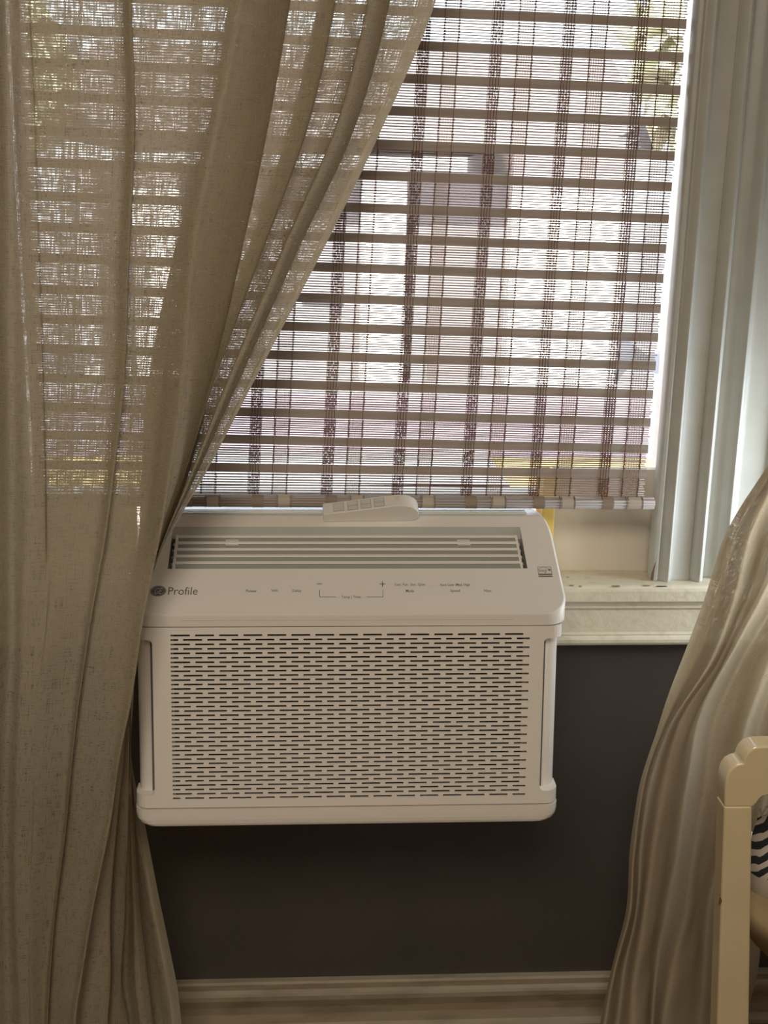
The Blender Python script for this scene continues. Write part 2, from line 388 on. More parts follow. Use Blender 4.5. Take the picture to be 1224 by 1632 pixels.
# slotted grille: 38 rows of long slots, staggered
b = BM(); NR = 38; pitch = (GZ1-GZ0)/NR*1.0; hs_ = .0026; PX, SL = .02875, .0226
zc = [GZ1-pitch*(k+.5) for k in range(NR)]
edges = [GZ1+.002]
def bar(z0, z1, x0=GX0-.0005, x1=GX1+.0005): slab(b, x0, x1, z0, z1, .0022)
prev = GZ1+.002
for k, z in enumerate(zc):
    bar(z+hs_/2, prev); prev = z-hs_/2
    x = GX0
    slots = []
    if k % 2 == 0:
        j = 0
        while GX0+j*PX < GX1-.004: slots.append((GX0+j*PX, min(GX0+j*PX+SL, GX1-.0005))); j += 1
    else:
        slots.append((GX0, GX0+.0086)); j = 0
        while GX0+.0145+j*PX < GX1-.004: slots.append((GX0+.0145+j*PX, min(GX0+.0145+j*PX+SL, GX1-.0005))); j += 1
    for (a0, a1), (b0, b1) in zip(slots, slots[1:]): bar(z-hs_/2, z+hs_/2, a1, b0)
    if slots[-1][1] < GX1: bar(z-hs_/2, z+hs_/2, slots[-1][1], GX1+.0005)
bar(GZ0-.002, prev)
acobj('slotted_grille', b, M['plastic'])
for s in (-1, 1):
    b = BM(); xa, xb = sorted((ACX+s*(XN-.001), ACX+s*(XN+.0042))); slab(b, xa, xb, ZN0, ZN1, .002, .0128); acobj('handle_gap_shade', b, M['print'])  # dark strip standing in for the shadow in the gap at the recess edge
b = BM(); slab(b, GX0+.002, GX1-.007, GZ0, GZ1, .001, .0095); acobj('filter', b, M['dark'])
# bottom band
b = BM()
lv = [(ZS0-.0012, 0), (.572, 0), (.566, .001), (.561, .004), (.5578, .009), (.5565, .016)]
loft(b, [[(x, y, z) for x, y in plan(.2612-d, .016, -.2480+ (ZS0-z)*-.02+d*.25, -.055)] for z, d in lv])
acobj('bottom_band', b, M['plastic'], smooth=False)
b = BM()
for k, (d, r) in enumerate(((0, .010), (.003, .009), (.005, .0065), (.0062, .003))): pass
loft(b, [[(ACX+.2580+d, -.17+r*.7*math.cos(k*.5236), .655+r*1.3*math.sin(k*.5236)) for k in range(12)] for d, r in ((0, .011), (.003, .0105), (.006, .008), (.0075, .004))])
acobj('side_clip', b, M['plastic'], smooth=True)
# sloped control panel with the air outlet
YF, SLP, ZF = -.226, .50, .8240
def zs(y): return ZF+(y-YF)*SLP
VY0, VY1, VX0, VX1 = -.155, -.085, -.2225, .2268
def hwt(y):
    r = .030; h = .2660
    if y < YF+r: h = h-r+math.sqrt(max(0, r*r-(y-YF-r)**2))
    if y > -.10: h -= .0058*((y+.10)/.035)**2
    return h
ROWS = [YF, YF+.0004, YF+.0015, YF+.004, YF+.008, YF+.013, YF+.019, YF+.025, YF+.03, -.175, VY0, -.140, -.125, -.11, -.098, VY1, -.075, -.0665]
b = BM(); rows = []; bot = []
for y in ROWS:
    h = hwt(y); xs = [ACX-h, ACX-h+.003, VX0, 0, VX1, ACX+h-.003, ACX+h]
    z = zs(y); dz = [-.0022, 0, 0, 0, 0, 0, -.0022]
    if y == YF: dz = [d-.0016 for d in dz]
    rows.append([b.verts.new((x, y, z+d)) for x, d in zip(xs, dz)])
    bot.append((b.verts.new((ACX-h, y, ZS1+.0006)), b.verts.new((ACX+h, y, ZS1+.0006))))
for i in range(len(ROWS)-1):
    for j in range(6):
        if j in (2, 3) and ROWS[i] >= VY0 and ROWS[i+1] <= VY1: continue
        b.faces.new((rows[i][j], rows[i][j+1], rows[i+1][j+1], rows[i+1][j]))
    b.faces.new((bot[i][0], rows[i][0], rows[i+1][0], bot[i+1][0])); b.faces.new((rows[i][6], bot[i][1], bot[i+1][1], rows[i+1][6]))
fl = rows[0]; b.faces.new([bot[0][0], bot[0][1]]+fl[::-1])
b.faces.new([rows[-1][j] for j in range(7)]+[bot[-1][1], bot[-1][0]])
o = acobj('control_panel', b, M['plastic'])
for p in o.data.polygons: p.use_smooth = abs(p.normal.x) > .15 and p.normal.z < .9
# fine line along the lip
b = BM()
box(b, -.20, .20, YF-.0002, YF+.002, .8165, .8169); acobj('lip_line', b, M['print_light'])
b = BM(); ZR = zs(-.0655)                  # rear top cover behind the seam
lo = []
for y, z, dh in ((-.0655, ZR-.0012, 0), (-.064, ZR, 0), (-.048, ZR+.0012, .002), (-.03, ZR+.0012, .006), (-.01, ZR+.0008, .012), (-.004, ZR-.002, .014)):
    h = hwt(-.0665)-dh
    lo.append([(ACX-h, y, ZR-.02), (ACX-h, y, z-.004), (ACX-h+.0015, y, z-.0015), (ACX-h+.005, y, z), (ACX+h-.005, y, z), (ACX+h-.0015, y, z-.0015), (ACX+h, y, z-.004), (ACX+h, y, ZR-.02)])
loft(b, lo); acobj('rear_top_cover', b, M['plastic_grey'])
b = BM()
for y in (-.0575, -.050, -.0425): box(b, -.24, .24, y, y+.0012, ZR-.001, ZR+.0022)
acobj('top_rib', b, M['plastic_grey'])
# outlet well, louvers, end bars, tabs
NV = Vector((0, -SLP, 1)).normalized(); TV = Vector((0, 1, SLP)).normalized()
def sp(x, y, d=0): return Vector((x, y, zs(y)))+NV*d
b = BM()
def quad(*p): b.faces.new([b.verts.new(tuple(q)) for q in p])
D = -.022
yb = VY1-.004
D = -.024
quad(sp(VX0, VY0), sp(VX1, VY0), sp(VX1, VY0, D), sp(VX0, VY0, D)); quad(sp(VX0, VY0, D), sp(VX1, VY0, D), sp(VX1, yb, D), sp(VX0, yb, D))
quad(sp(VX0, VY1), sp(VX0, VY1-.0155, -.0055), sp(VX1, VY1-.0155, -.0055), sp(VX1, VY1)); quad(sp(VX0, VY1-.0155, -.0055), sp(VX0, VY1-.0155, D), sp(VX1, VY1-.0155, D), sp(VX1, VY1-.0155, -.0055))
for x in (VX0, VX1): quad(sp(x, VY0), sp(x, VY1), sp(x, VY1, D), sp(x, VY0, D))
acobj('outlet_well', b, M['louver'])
def py2y(py): return VY0+(903-py)/65*(VY1-VY0)
lt = [852.8, 862.5, 872.6, 882.8, 893.0]
for k, py in enumerate(lt):
    y0 = py2y(py); y1 = y0-.0045
    b = BM(); xa, xb = VX0+.0085, VX1-.0085
    prof = [sp(0, y0+.0006, -.0012), sp(0, y0-.0006, -.0008), sp(0, y0-.0012, -.0020), sp(0, y1, -.0120), sp(0, y1, -.0150), sp(0, y1+.0012, -.0150), sp(0, y1+.0016, -.0120), sp(0, y0+.0006, -.0030)]
    loft(b, [[(x, p.y, p.z) for p in prof] for x in (xa, xb)])
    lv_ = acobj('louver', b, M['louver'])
    b = BM(); loft(b, [[(x, p.y, p.z) for p in (sp(0, y0+.0020, -.0012), sp(0, y0+.0014, .0000), sp(0, y0-.0012, .0002), sp(0, y0-.0022, -.0010), sp(0, y0-.0012, -.0030), sp(0, y0+.0014, -.0030))] for x in (xa, xb)])
    o = acobj('louver_lip', b, M['plastic']); o.parent = lv_; o.matrix_parent_inverse = Matrix.Identity(4)
for xa in (VX0+.0055, VX1-.0085):
    b = BM()
    ya, ybk = py2y(902), py2y(850.5)
    hexa(b, [sp(x, y, d) for d in (-.012, -.0008) for y in (ya, ybk) for x in (xa, xa+.003)])
    acobj('louver_link_bar', b, M['plastic'])
b = BM()
for k, py in enumerate(lt):
    for x0 in (VX0+.002, VX1-.005):
        y0 = py2y(py+5); hexa(b, [sp(x, y, d) for d in (-.018, -.009) for y in (y0-.002, y0+.002) for x in (x0, x0+.003)])
o = acobj('louver_pin', b, M['plastic_grey']); o['kind'] = 'stuff'
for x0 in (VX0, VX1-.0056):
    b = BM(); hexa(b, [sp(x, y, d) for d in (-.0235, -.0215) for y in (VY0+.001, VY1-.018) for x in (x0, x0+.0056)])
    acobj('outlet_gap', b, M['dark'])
for px0, px1 in ((357.5, 382), (727, 751)):
    x0 = at_plane(px0, 862, (0, YF, ZF), NV)[0]; x1 = at_plane(px1, 862, (0, YF, ZF), NV)[0]
    b = BM(); ya, ybk = py2y(866), py2y(857)
    hexa(b, [sp(x, y, d) for d, e in ((-.008, 0), (-.0008, .0015)) for y in (ya, ybk) for x in (x0+e, x1-e)])
    acobj('louver_tab', b, M['plastic_grey'], bevel=.001)
for px in (329, 512.5, 688):
    b = BM(); p = at_plane(px, 851.5, (0, YF, ZF), NV); hexa(b, [sp(x, y, d) for d in (-.008, -.0044) for y in (p[1]-.0009, p[1]+.0009) for x in (p[0]-.0018, p[0]+.0018)])
    acobj('peg_hole', b, M['dark'])
# print on the control panel
def decal_pt(px, py, d=.00025): 
    p = Vector(at_plane(px, py, (0, YF, ZF), NV)); return p+NV*d
def text(name, s, px0, px1, py0, py1, m, d=.00025, bold=0., shear=0):
    c = bpy.data.curves.new(name, 'FONT'); c.body = s; c.size = 1; c.offset = bold; c.shear = shear; c.resolution_u = 3
    t = bpy.data.objects.new(name, c); COL.objects.link(t)
    bpy.context.view_layer.update()
    me = bpy.data.meshes.new_from_object(t.evaluated_get(bpy.context.evaluated_depsgraph_get()))
    bpy.data.objects.remove(t); bpy.data.curves.remove(c)
    xs = [v.co.x for v in me.vertices]; ys = [v.co.y for v in me.vertices]
    x0, x1, y0, y1 = min(xs), max(xs), min(ys), max(ys)
    A, B_, C_ = decal_pt(px0, py1, d), decal_pt(px1, py1, d), decal_pt(px0, py0, d)
    Lx = (B_-A).length; Ly = abs((C_-A).dot(TV))
    for v in me.vertices:
        v.co = A + Vector((1, 0, 0))*((v.co.x-x0)/(x1-x0)*Lx) + TV*((v.co.y-y0)/(y1-y0)*Ly)
    me.materials.clear(); o = link(name, me, m); o.parent = ac; o.matrix_parent_inverse = Matrix.Translation((0, .15, -.556)); return o
text('lettering', 'Profile', 267.5, 314.5, 936, 948.3, M['print'], bold=.0)
for s, a, c_, y0, y1 in (('Power', 392, 409, 939.6, 944.4), ('WiFi', 432, 442.5, 939.6, 943.8), ('Delay', 466, 480.5, 939.6, 945),
    ('Temp | Time', 544, 575, 949.4, 955), ('Cool', 629, 638.5, 929.6, 933.8), ('Fan', 642.5, 650, 929.6, 933.8), ('Eco', 655, 662.5, 929.6, 933.8), ('Quiet', 666.5, 678, 929.6, 934.4),
    ('Mode', 647, 660, 939.6, 944.2), ('Auto', 701.5, 711.5, 930, 934.2), ('Low', 714, 723.5, 930, 934.2), ('Med', 727, 736.5, 930, 934.2), ('High', 739.5, 749.5, 930, 935),
    ('Speed', 718, 733.5, 939.4, 945), ('Filter', 772, 784, 939.6, 944)):
    text('lettering', s, a, c_, y0, y1, M['print'], bold=.004)
b = BM()
def strip(a, c, w=.0007, d=.00025):
    A, C = decal_pt(*a, d), decal_pt(*c, d); dr = (C-A).normalized(); s = dr.cross(NV)*w/2
    b.faces.new([b.verts.new(p) for p in (A+s, A-s, C-s, C+s)])
strip((505, 930.8), (513, 930.8), .0012); acobj('minus_mark', b, M['print'])
b = BM(); strip((605, 931), (614, 931), .0012); strip((609.6, 926.8), (609.6, 935.4), .001); acobj('plus_mark', b, M['print'])
b = BM()
strip((509.4, 940.5), (509.4, 951.6)); strip((509, 951.6), (536, 951.6)); acobj('temperature_mark', b, M['print']); b = BM(); strip((584, 951.6), (610.6, 951.6)); strip((610.3, 940.5), (610.3, 951.8))
acobj('temperature_mark', b, M['print'])
# round maker's badge: ring, disc, script letters
lc = decal_pt(252.2, 942.2, 0); b = BM(); ux = Vector((1, 0, 0))
def disc(r0, r1, d, a0=0, a1=6.28319, n=40, cx=lc, ex=1.06):
    for k in range(n):
        a, c = a0+(a1-a0)*k/n, a0+(a1-a0)*(k+1)/n
        P = lambda r, t: cx+ux*(r*ex*math.cos(t))+TV*(r*math.sin(t))+NV*d
        if r0 == 0: b.faces.new([b.verts.new(p) for p in (cx+NV*d, P(r1, a), P(r1, c))])
        else: b.faces.new([b.verts.new(p) for p in (P(r0, a), P(r1, a), P(r1, c), P(r0, c))])
disc(0, .0091, .0003); badge = acobj('badge', b, M['print'])
b = BM(); disc(.0079, .0083, .0005)
for k in range(4): 
    a = k*math.pi/2+.4
    disc(.0062, .0066, .0005, a, a+.9, 8)
acobj('badge_ring', b, M['print_light'])
text('badge_lettering', 'GE', 246.5, 258.5, 937.5, 947, M['print_light'], d=.0005, shear=.35)
# efficiency mark: outlined box with an arc, script and star over a bar
b = BM()
strip((857, 903.6), (877.5, 903.6), .0006); strip((857, 903.4), (859.2, 920), .0006); strip((877.5, 903.4), (879.6, 914.5), .0006); strip((859, 914.6), (879.8, 914.6), .0006)
strip((859.2, 916), (880.4, 916), .0016); strip((859.6, 918.6), (880.6, 918.6), .0018)
ec = decal_pt(867.5, 911.8, 0); disc(.0078, .0083, .00028, .5, 2.9, 16, ec, 1.0)
sc_ = decal_pt(875.6, 908.6, .0003)
pts = [sc_+ux*(math.sin(k*math.pi/5)*(.0023 if k % 2 == 0 else .0010))+TV*(math.cos(k*math.pi/5)*(.0030 if k % 2 == 0 else .0013)) for k in range(10)]
b.faces.new([b.verts.new(p) for p in pts])
acobj('efficiency_mark', b, M['print'])
text('efficiency_lettering', 'energy', 860, 873, 908.2, 913.4, M['print'], shear=.4)
text('efficiency_lettering', 'ENERGY STAR', 860.5, 879.5, 916.6, 918.6, M['print_light'], d=.0004)

# ---------------------------------------------------------------- remote control on the air conditioner
p0 = Vector(at_plane(514.5, 832.5, (0, YF, ZF), NV)); p1 = Vector(at_plane(667, 830.5, (0, YF, ZF), NV))
UR = (p1-p0).normalized(); LR = (p1-p0).length; VR = NV.cross(UR).normalized()
NR_ = NV
rm = tag(empty('remote_control', tuple(p0)), 'white wedge-shaped remote control with square keys lying on the air conditioner', 'remote control')
def rp(u, v, n): return p0+UR*(u*LR)+VR*v+NR_*n
def robj(name, b, m, **kw):
    o = obj(name, b, m, **kw); o.parent = rm; o.matrix_parent_inverse = Matrix.Translation(-p0); return o
RWD = .0225
ub = [(.03, .0002), (.12, .0002), (.85, .0002), (.96, .0012), (.995, .006), (1.0, .012), (.985, .0172), (.955, .0212), (.91, .0246), (.86, .0266), (.80, .0272), (.72, .0264), (.5, .0222), (.25, .0175), (.01, .0135), (0, .0125), (.008, .003), (.018, .0008)]
b = BM(); loft(b, [[rp(u, v, n) for u, n in ub] for v in (0, RWD)]); robj('remote_body', b, M['plastic'], bevel=.0012)
def ntop(u): return .0135+(u-.01)*(.0264-.0135)/.71
def key(u0, u1, v0, v1, h=.0004):
    b = BM(); hexa(b, [rp(u, v, ntop(u)+d) for d in (-.001, h) for v in (v0, v1) for u in (u0, u1)]); robj('key', b, M['plastic_grey'], bevel=.0004)
    b = BM(); hexa(b, [rp(u, v, ntop(u)+d) for d in (-.001, .00012) for v in (v0-.0005, v1+.0005) for u in (u0-.004, u1+.004)]); robj('key_gap', b, M['key_line'])
key(.115, .215, .004, .0185)
for c in range(3):
    u0 = .262+c*.137-.0*c
    for v0, v1 in ((.003, .0105), (.0115, .0190)): key(u0, u0+.098, v0, v1)
b = BM()
def rmark(u0, u1, v0, v1): 
    nn = lambda u: .0272 if u > .78 else .0264+(u-.72)*.013
    b.faces.new([b.verts.new(rp(u, v, max(nn(u), ntop(min(u, .72)))+.0003)) for u, v in ((u0, v0), (u1, v0), (u1, v1), (u0, v1))])
rmark(.745, .80, .011, .0118); rmark(.745, .80, .014, .0148); rmark(.76, .80, .0165, .0175)
robj('remote_mark', b, M['print_light'])

# ---------------------------------------------------------------- woven shade
shade = tag(empty('woven_shade', (0, .01, .92)), 'woven bamboo shade of thin reeds and wide slats pulled down in the window', 'blind')
def sobj(o): o.parent = shade; o.matrix_parent_inverse = Matrix.Translation((0, -.01, -.92)); return o
TRp, BRp = at(1097, 0, .015), at(1026, 790, -.045)
def shy(z): return -.045+(z-BRp[2])*(.015+.045)/(TRp[2]-BRp[2])
def shx(z): return BRp[0]+(z-BRp[2])*(TRp[0]-BRp[0])/(TRp[2]-BRp[2])
SXL = -.405
def zpix(py):
    z = 1.2
    for _ in range(8): z = at(760, py, shy(z))[2]
    return z
cs = [23, 77, 130, 182, 236, 286, 338, 386, 434, 483, 529, 575, 621, 666, 709, 751]
zsl = [zpix(c) for c in cs]
dzt = zsl[0]-zsl[1]
while zsl[0]+dzt < 1.80: zsl.insert(0, zsl[0]+dzt)
def tilt(z): return -.020+.016*max(0, min(1, (1.0-z)/.08))     # the shade hangs a little askew
X0 = at(760, 400, 0)[0]
def shp(x, z, d=0): zz = z+(x-X0)*tilt(z); return Vector((x, shy(zz)+d, zz))
def slat(z, h, t=.0012):
    b = BM(); xr = shx(z)
    n = 8; loops = []
    for k in range(n+1):
        x = SXL+(xr-SXL)*k/n; w = random.uniform(-.0003, .0003)
        c = shp(x, z+w); loops.append([c+Vector((0, -t/2, -h/2)), c+Vector((0, -t/2, h/2)), c+Vector((0, t/2, h/2)), c+Vector((0, t/2, -h/2))])
    loft(b, loops); return sobj(obj('slat', b, M['slat']))
hsl = .0120
for z in zsl: slat(z, hsl)
reed_z = []
for i, (a, c) in enumerate(zip(zsl, zsl[1:]+[zpix(790.5)])):
    n = 8; g = (a-hsl/2)-(c+(hsl/2 if i < len(zsl)-1 else 0))
    for k in range(n): reed_z.append(a-hsl/2-g*(k+.62)/(n+.25))
for z in reed_z:
    xr = shx(z)+random.uniform(-.003, .001); b = BM(); n = 10; loops = []; rr = random.uniform(.85, 1.15)*(.00082+.00030*max(0, min(1, (1.15-z)/.22))); ph = random.uniform(0, 6)  # reeds thinner higher up: the window's glare is put into their thickness
    for k in range(n+1):
        x = SXL+(xr-SXL)*k/n; c = shp(x, z+.00016*math.sin(ph+k*.9)+random.uniform(-.00005, .00005))
        loops.append([c+Vector((0, math.cos(q)*rr, math.sin(q)*rr)) for q in (0, 1.2566, 2.513, 3.77, 5.0265)])
    loft(b, loops); sobj(obj('reed', b, M['reed'], smooth=True))
# warp threads: dense dark bands and pairs of single threads
def xat(py, px): 
    z = zpix(py); return at(px, py, shy(z))[0]-shx(z)
bands = [xat(755, p) for p in (963, 853, 745, 635, 522, 405)]
stepb = (bands[0]-bands[-1])/5
k = bands[-1]-stepb
while k+shx(.95) > SXL+.01: bands.append(k); k -= stepb
pairs = [(xat(755, a), xat(755, c)) for a, c in ((993, 1018), (887, 910), (777, 800), (665, 687), (552, 574), (435, 458))]
pa, pb = pairs[-1]
while pa-stepb+shx(.95) > SXL+.01: pa -= stepb; pb -= stepb; pairs.append((pa, pb))
zt_, zb_ = 1.81, zpix(790)
allz = sorted(reed_z)
def thread(b, off, w, front):
    N = 24; loops = []
    for i in range(N+1):
        z = zt_+(zb_-zt_)*i/N; x = shx(z)+off; c = shp(x, z, front)
        loops.append([c+Vector((-w/2, -.0002, 0)), c+Vector((w/2, -.0002, 0)), c+Vector((w/2, .0002, 0)), c+Vector((-w/2, .0002, 0))])
    loft(b, loops)
for off in bands:
    b = BM(); nth = 9
    for i in range(nth):
        o_ = off+(-.5+i/(nth-1))*.0145
        thread(b, o_, .00085, -.0014 if i % 2 else .0014)
    for z in reed_z:                       # the threads cross and knot at each reed
        for i in range(nth-1):
            if random.random() < .75:
                x = shx(z)+off+(-.5+(i+.5)/(nth-1))*.0145; c = shp(x, z, -.0013); box(b, c.x-.0006, c.x+.0006, c.y-.0003, c.y+.0003, c.z-.0012, c.z+.0012)
    o = sobj(obj('warp_band', b, M['warp'])); o['kind'] = 'stuff'
for a, c_ in pairs:
    for off in (a, c_):
        b = BM(); thread(b, off-.0007, .0006, -.0014); thread(b, off+.0007, .0006, .0014)
        for z in reed_z:
            c = shp(shx(z)+off+random.uniform(-.0006, .0006), z, -.0013); box(b, c.x-.0009, c.x+.0009, c.y-.0003, c.y+.0003, c.z-.0013, c.z+.0013)
        sobj(obj('warp_thread', b, M['warp']))
    b = BM()
    for i in range(1, 12): thread(b, a+(c_-a)*i/12, .0005, -.0013 if i % 2 else .0013)
    o = sobj(obj('warp_light_threads', b, M['warp_light'])); o['kind'] = 'stuff'; o.name = 'fine_warp'
# bottom roll: reeds wrapped round the end bar
zr = at(1043, 802, -.048)
RRo = .0068
zl = zr[2]
xr_ = zr[0]; xl_ = SXL-.012
b = BM(); rod(b, (xl_, -.048, zl+.004*(xr_-xl_)), (xr_, -.048, zl), RRo*.82, 12); sobj(obj('bottom_bar', b, M['slat'], smooth=False))
for k in range(9):
    a = R(60+k*33); b = BM()
    d = Vector((0, -.0062*math.sin(a), .0062*math.cos(a)))
    rod(b, Vector((xl_, -.048, zl+.004*(xr_-xl_)))+d, Vector((xr_-random.uniform(0, .002), -.048, zl))+d, .0019, 7)
    sobj(obj('roll_reed', b, M['slat'], smooth=True))
for off in bands:
    x = xr_-.014+off+.006; b = BM(); zz = zl+.004*(xr_-x)
    rod(b, (x-.0075, -.048, zz), (x+.0075, -.048, zz), .0084, 12); sobj(obj('roll_binding', b, M['bind']))
for a, c_ in pairs:
    for off in (a, c_):
        x = xr_-.014+off+.006; b = BM(); zz = zl+.004*(xr_-x); rod(b, (x-.0006, -.048, zz), (x+.0006, -.048, zz), .0085, 12); sobj(obj('roll_thread', b, M['bind']))
for a, c_ in pairs:
    xa_, xb_ = xr_-.014+a+.008, xr_-.014+c_+.004; b = BM()
    rod(b, (xa_, -.048, zl+.004*(xr_-xa_)), (xb_, -.048, zl+.004*(xr_-xb_)), .0083, 12); sobj(obj('roll_wrap', b, M['wrap']))
b = BM(); box(b, SXL, XR-.03, .0, .05, 1.80, 1.835); sobj(obj('head_rail', b, M['slat']))

# ---------------------------------------------------------------- curtains
def spline(P, t):                          # Catmull-Rom through rows of P
    n = len(P); i = min(int(t), n-2); f = t-i
    g = lambda k: P[max(0, min(n-1, k))]
    a, b_, c, d = g(i-1), g(i), g(i+1), g(i+2)
    return .5*((2*b_)+(-a+c)*f+(2*a-5*b_+4*c-d)*f*f+(-a+3*b_-3*c+d)*f**3)
def cloth(name, lines, rows, base, m, parent, sub_u=9, sub_v=9, u0=0, u1=None, wr=.0005, crinkle=.004, extra_top=None, drift=1.):
    """lines: list of (pixel x per row, depth offset per row); rows: pixel y; base: depth per row"""
    nl, nr = len(lines), len(rows)
    P = np.zeros((nl, nr, 3))
    for i, (xs, ds) in enumerate(lines):
        if not hasattr(ds, '__len__'): ds = [ds]*nr
        for j in range(nr): P[i, j] = at(xs[j], rows[j], base[j]+ds[j])
    if extra_top:                          # carried on straight up to the rod
        d = P[:, 0]-P[:, 1]; d[:, 1] *= .3; d[:, 0] *= drift; z0 = P[:, 0, 2]
        T = np.stack([P[:, 0]+d/np.maximum(1e-6, d[:, 2:3])*((extra_top-z0)*k/6)[:, None] for k in (6, 5, 4, 3, 2, 1)], 1)
        P = np.concatenate([T, P], 1); nr += 6
    NU, NV_ = (nl-1)*sub_u, (nr-1)*sub_v
    G = np.zeros((NU+1, NV_+1, 3))
    tmp = np.array([[spline(P[i], j/sub_v) for j in range(NV_+1)] for i in range(nl)])
    for a in range(NU+1): G[a] = spline(tmp, a/sub_u)
    rs = np.random.RandomState(len(name)+nl)
    ph = rs.uniform(0, 6.28, 8)
    U = np.zeros((NU+1, NV_+1)); V = np.zeros_like(U)
    ds_ = np.linalg.norm(np.diff(G, axis=0), axis=2).mean(1); U[1:] = np.cumsum(ds_)[:, None]
    V[:, :] = G[:, :, 2]
    for k in range(4):
        fu, fv = (30+19*k), (5+6*k)
        G[:, :, 1] += wr*np.sin(U*fu+ph[k]+2.2*np.sin(V*fv+ph[k+4]))*(.8**k)
    from mathutils import noise as mn
    for a in range(NU+1):
        for j in range(NV_+1):
            G[a, j, 1] += crinkle*(mn.noise(Vector((U[a, j]*9, V[a, j]*4.5+U[a, j]*2, nl)))+.45*mn.noise(Vector((U[a, j]*26, V[a, j]*13-U[a, j]*9, nl+5))))
    a0 = int(round(u0*sub_u)); a1 = NU if u1 is None else int(round(u1*sub_u))
    vs = []; idx = {}
    for a in range(a0, a1+1):
        for j in range(NV_+1): idx[a, j] = len(vs); vs.append(tuple(G[a, j]))
    fs = [(idx[a, j], idx[a, j+1], idx[a+1, j+1], idx[a+1, j]) for a in range(a0, a1) for j in range(NV_)]
    me = bpy.data.meshes.new(name); me.from_pydata(vs, [], fs)
    uvl = me.uv_layers.new(name='UVMap'); inv = {v: k for k, v in idx.items()}
    for lp in me.loops:
        a, j = inv[lp.vertex_index]; uvl.data[lp.index].uv = (U[a, j], V[a, j])
    o = link(name, me, m, parent, True); return o
rowsL = [-140, 0, 200, 400, 600, 750, 850, 920, 1000, 1110, 1210, 1320, 1450, 1560, 1632, 1760]
baseL = [-.105, -.115, -.135, -.16, -.195, -.225, -.25, -.268, -.278, -.282, -.28, -.27, -.265, -.265, -.265, -.265]
f, q = -.014, .012                         # ridge, valley
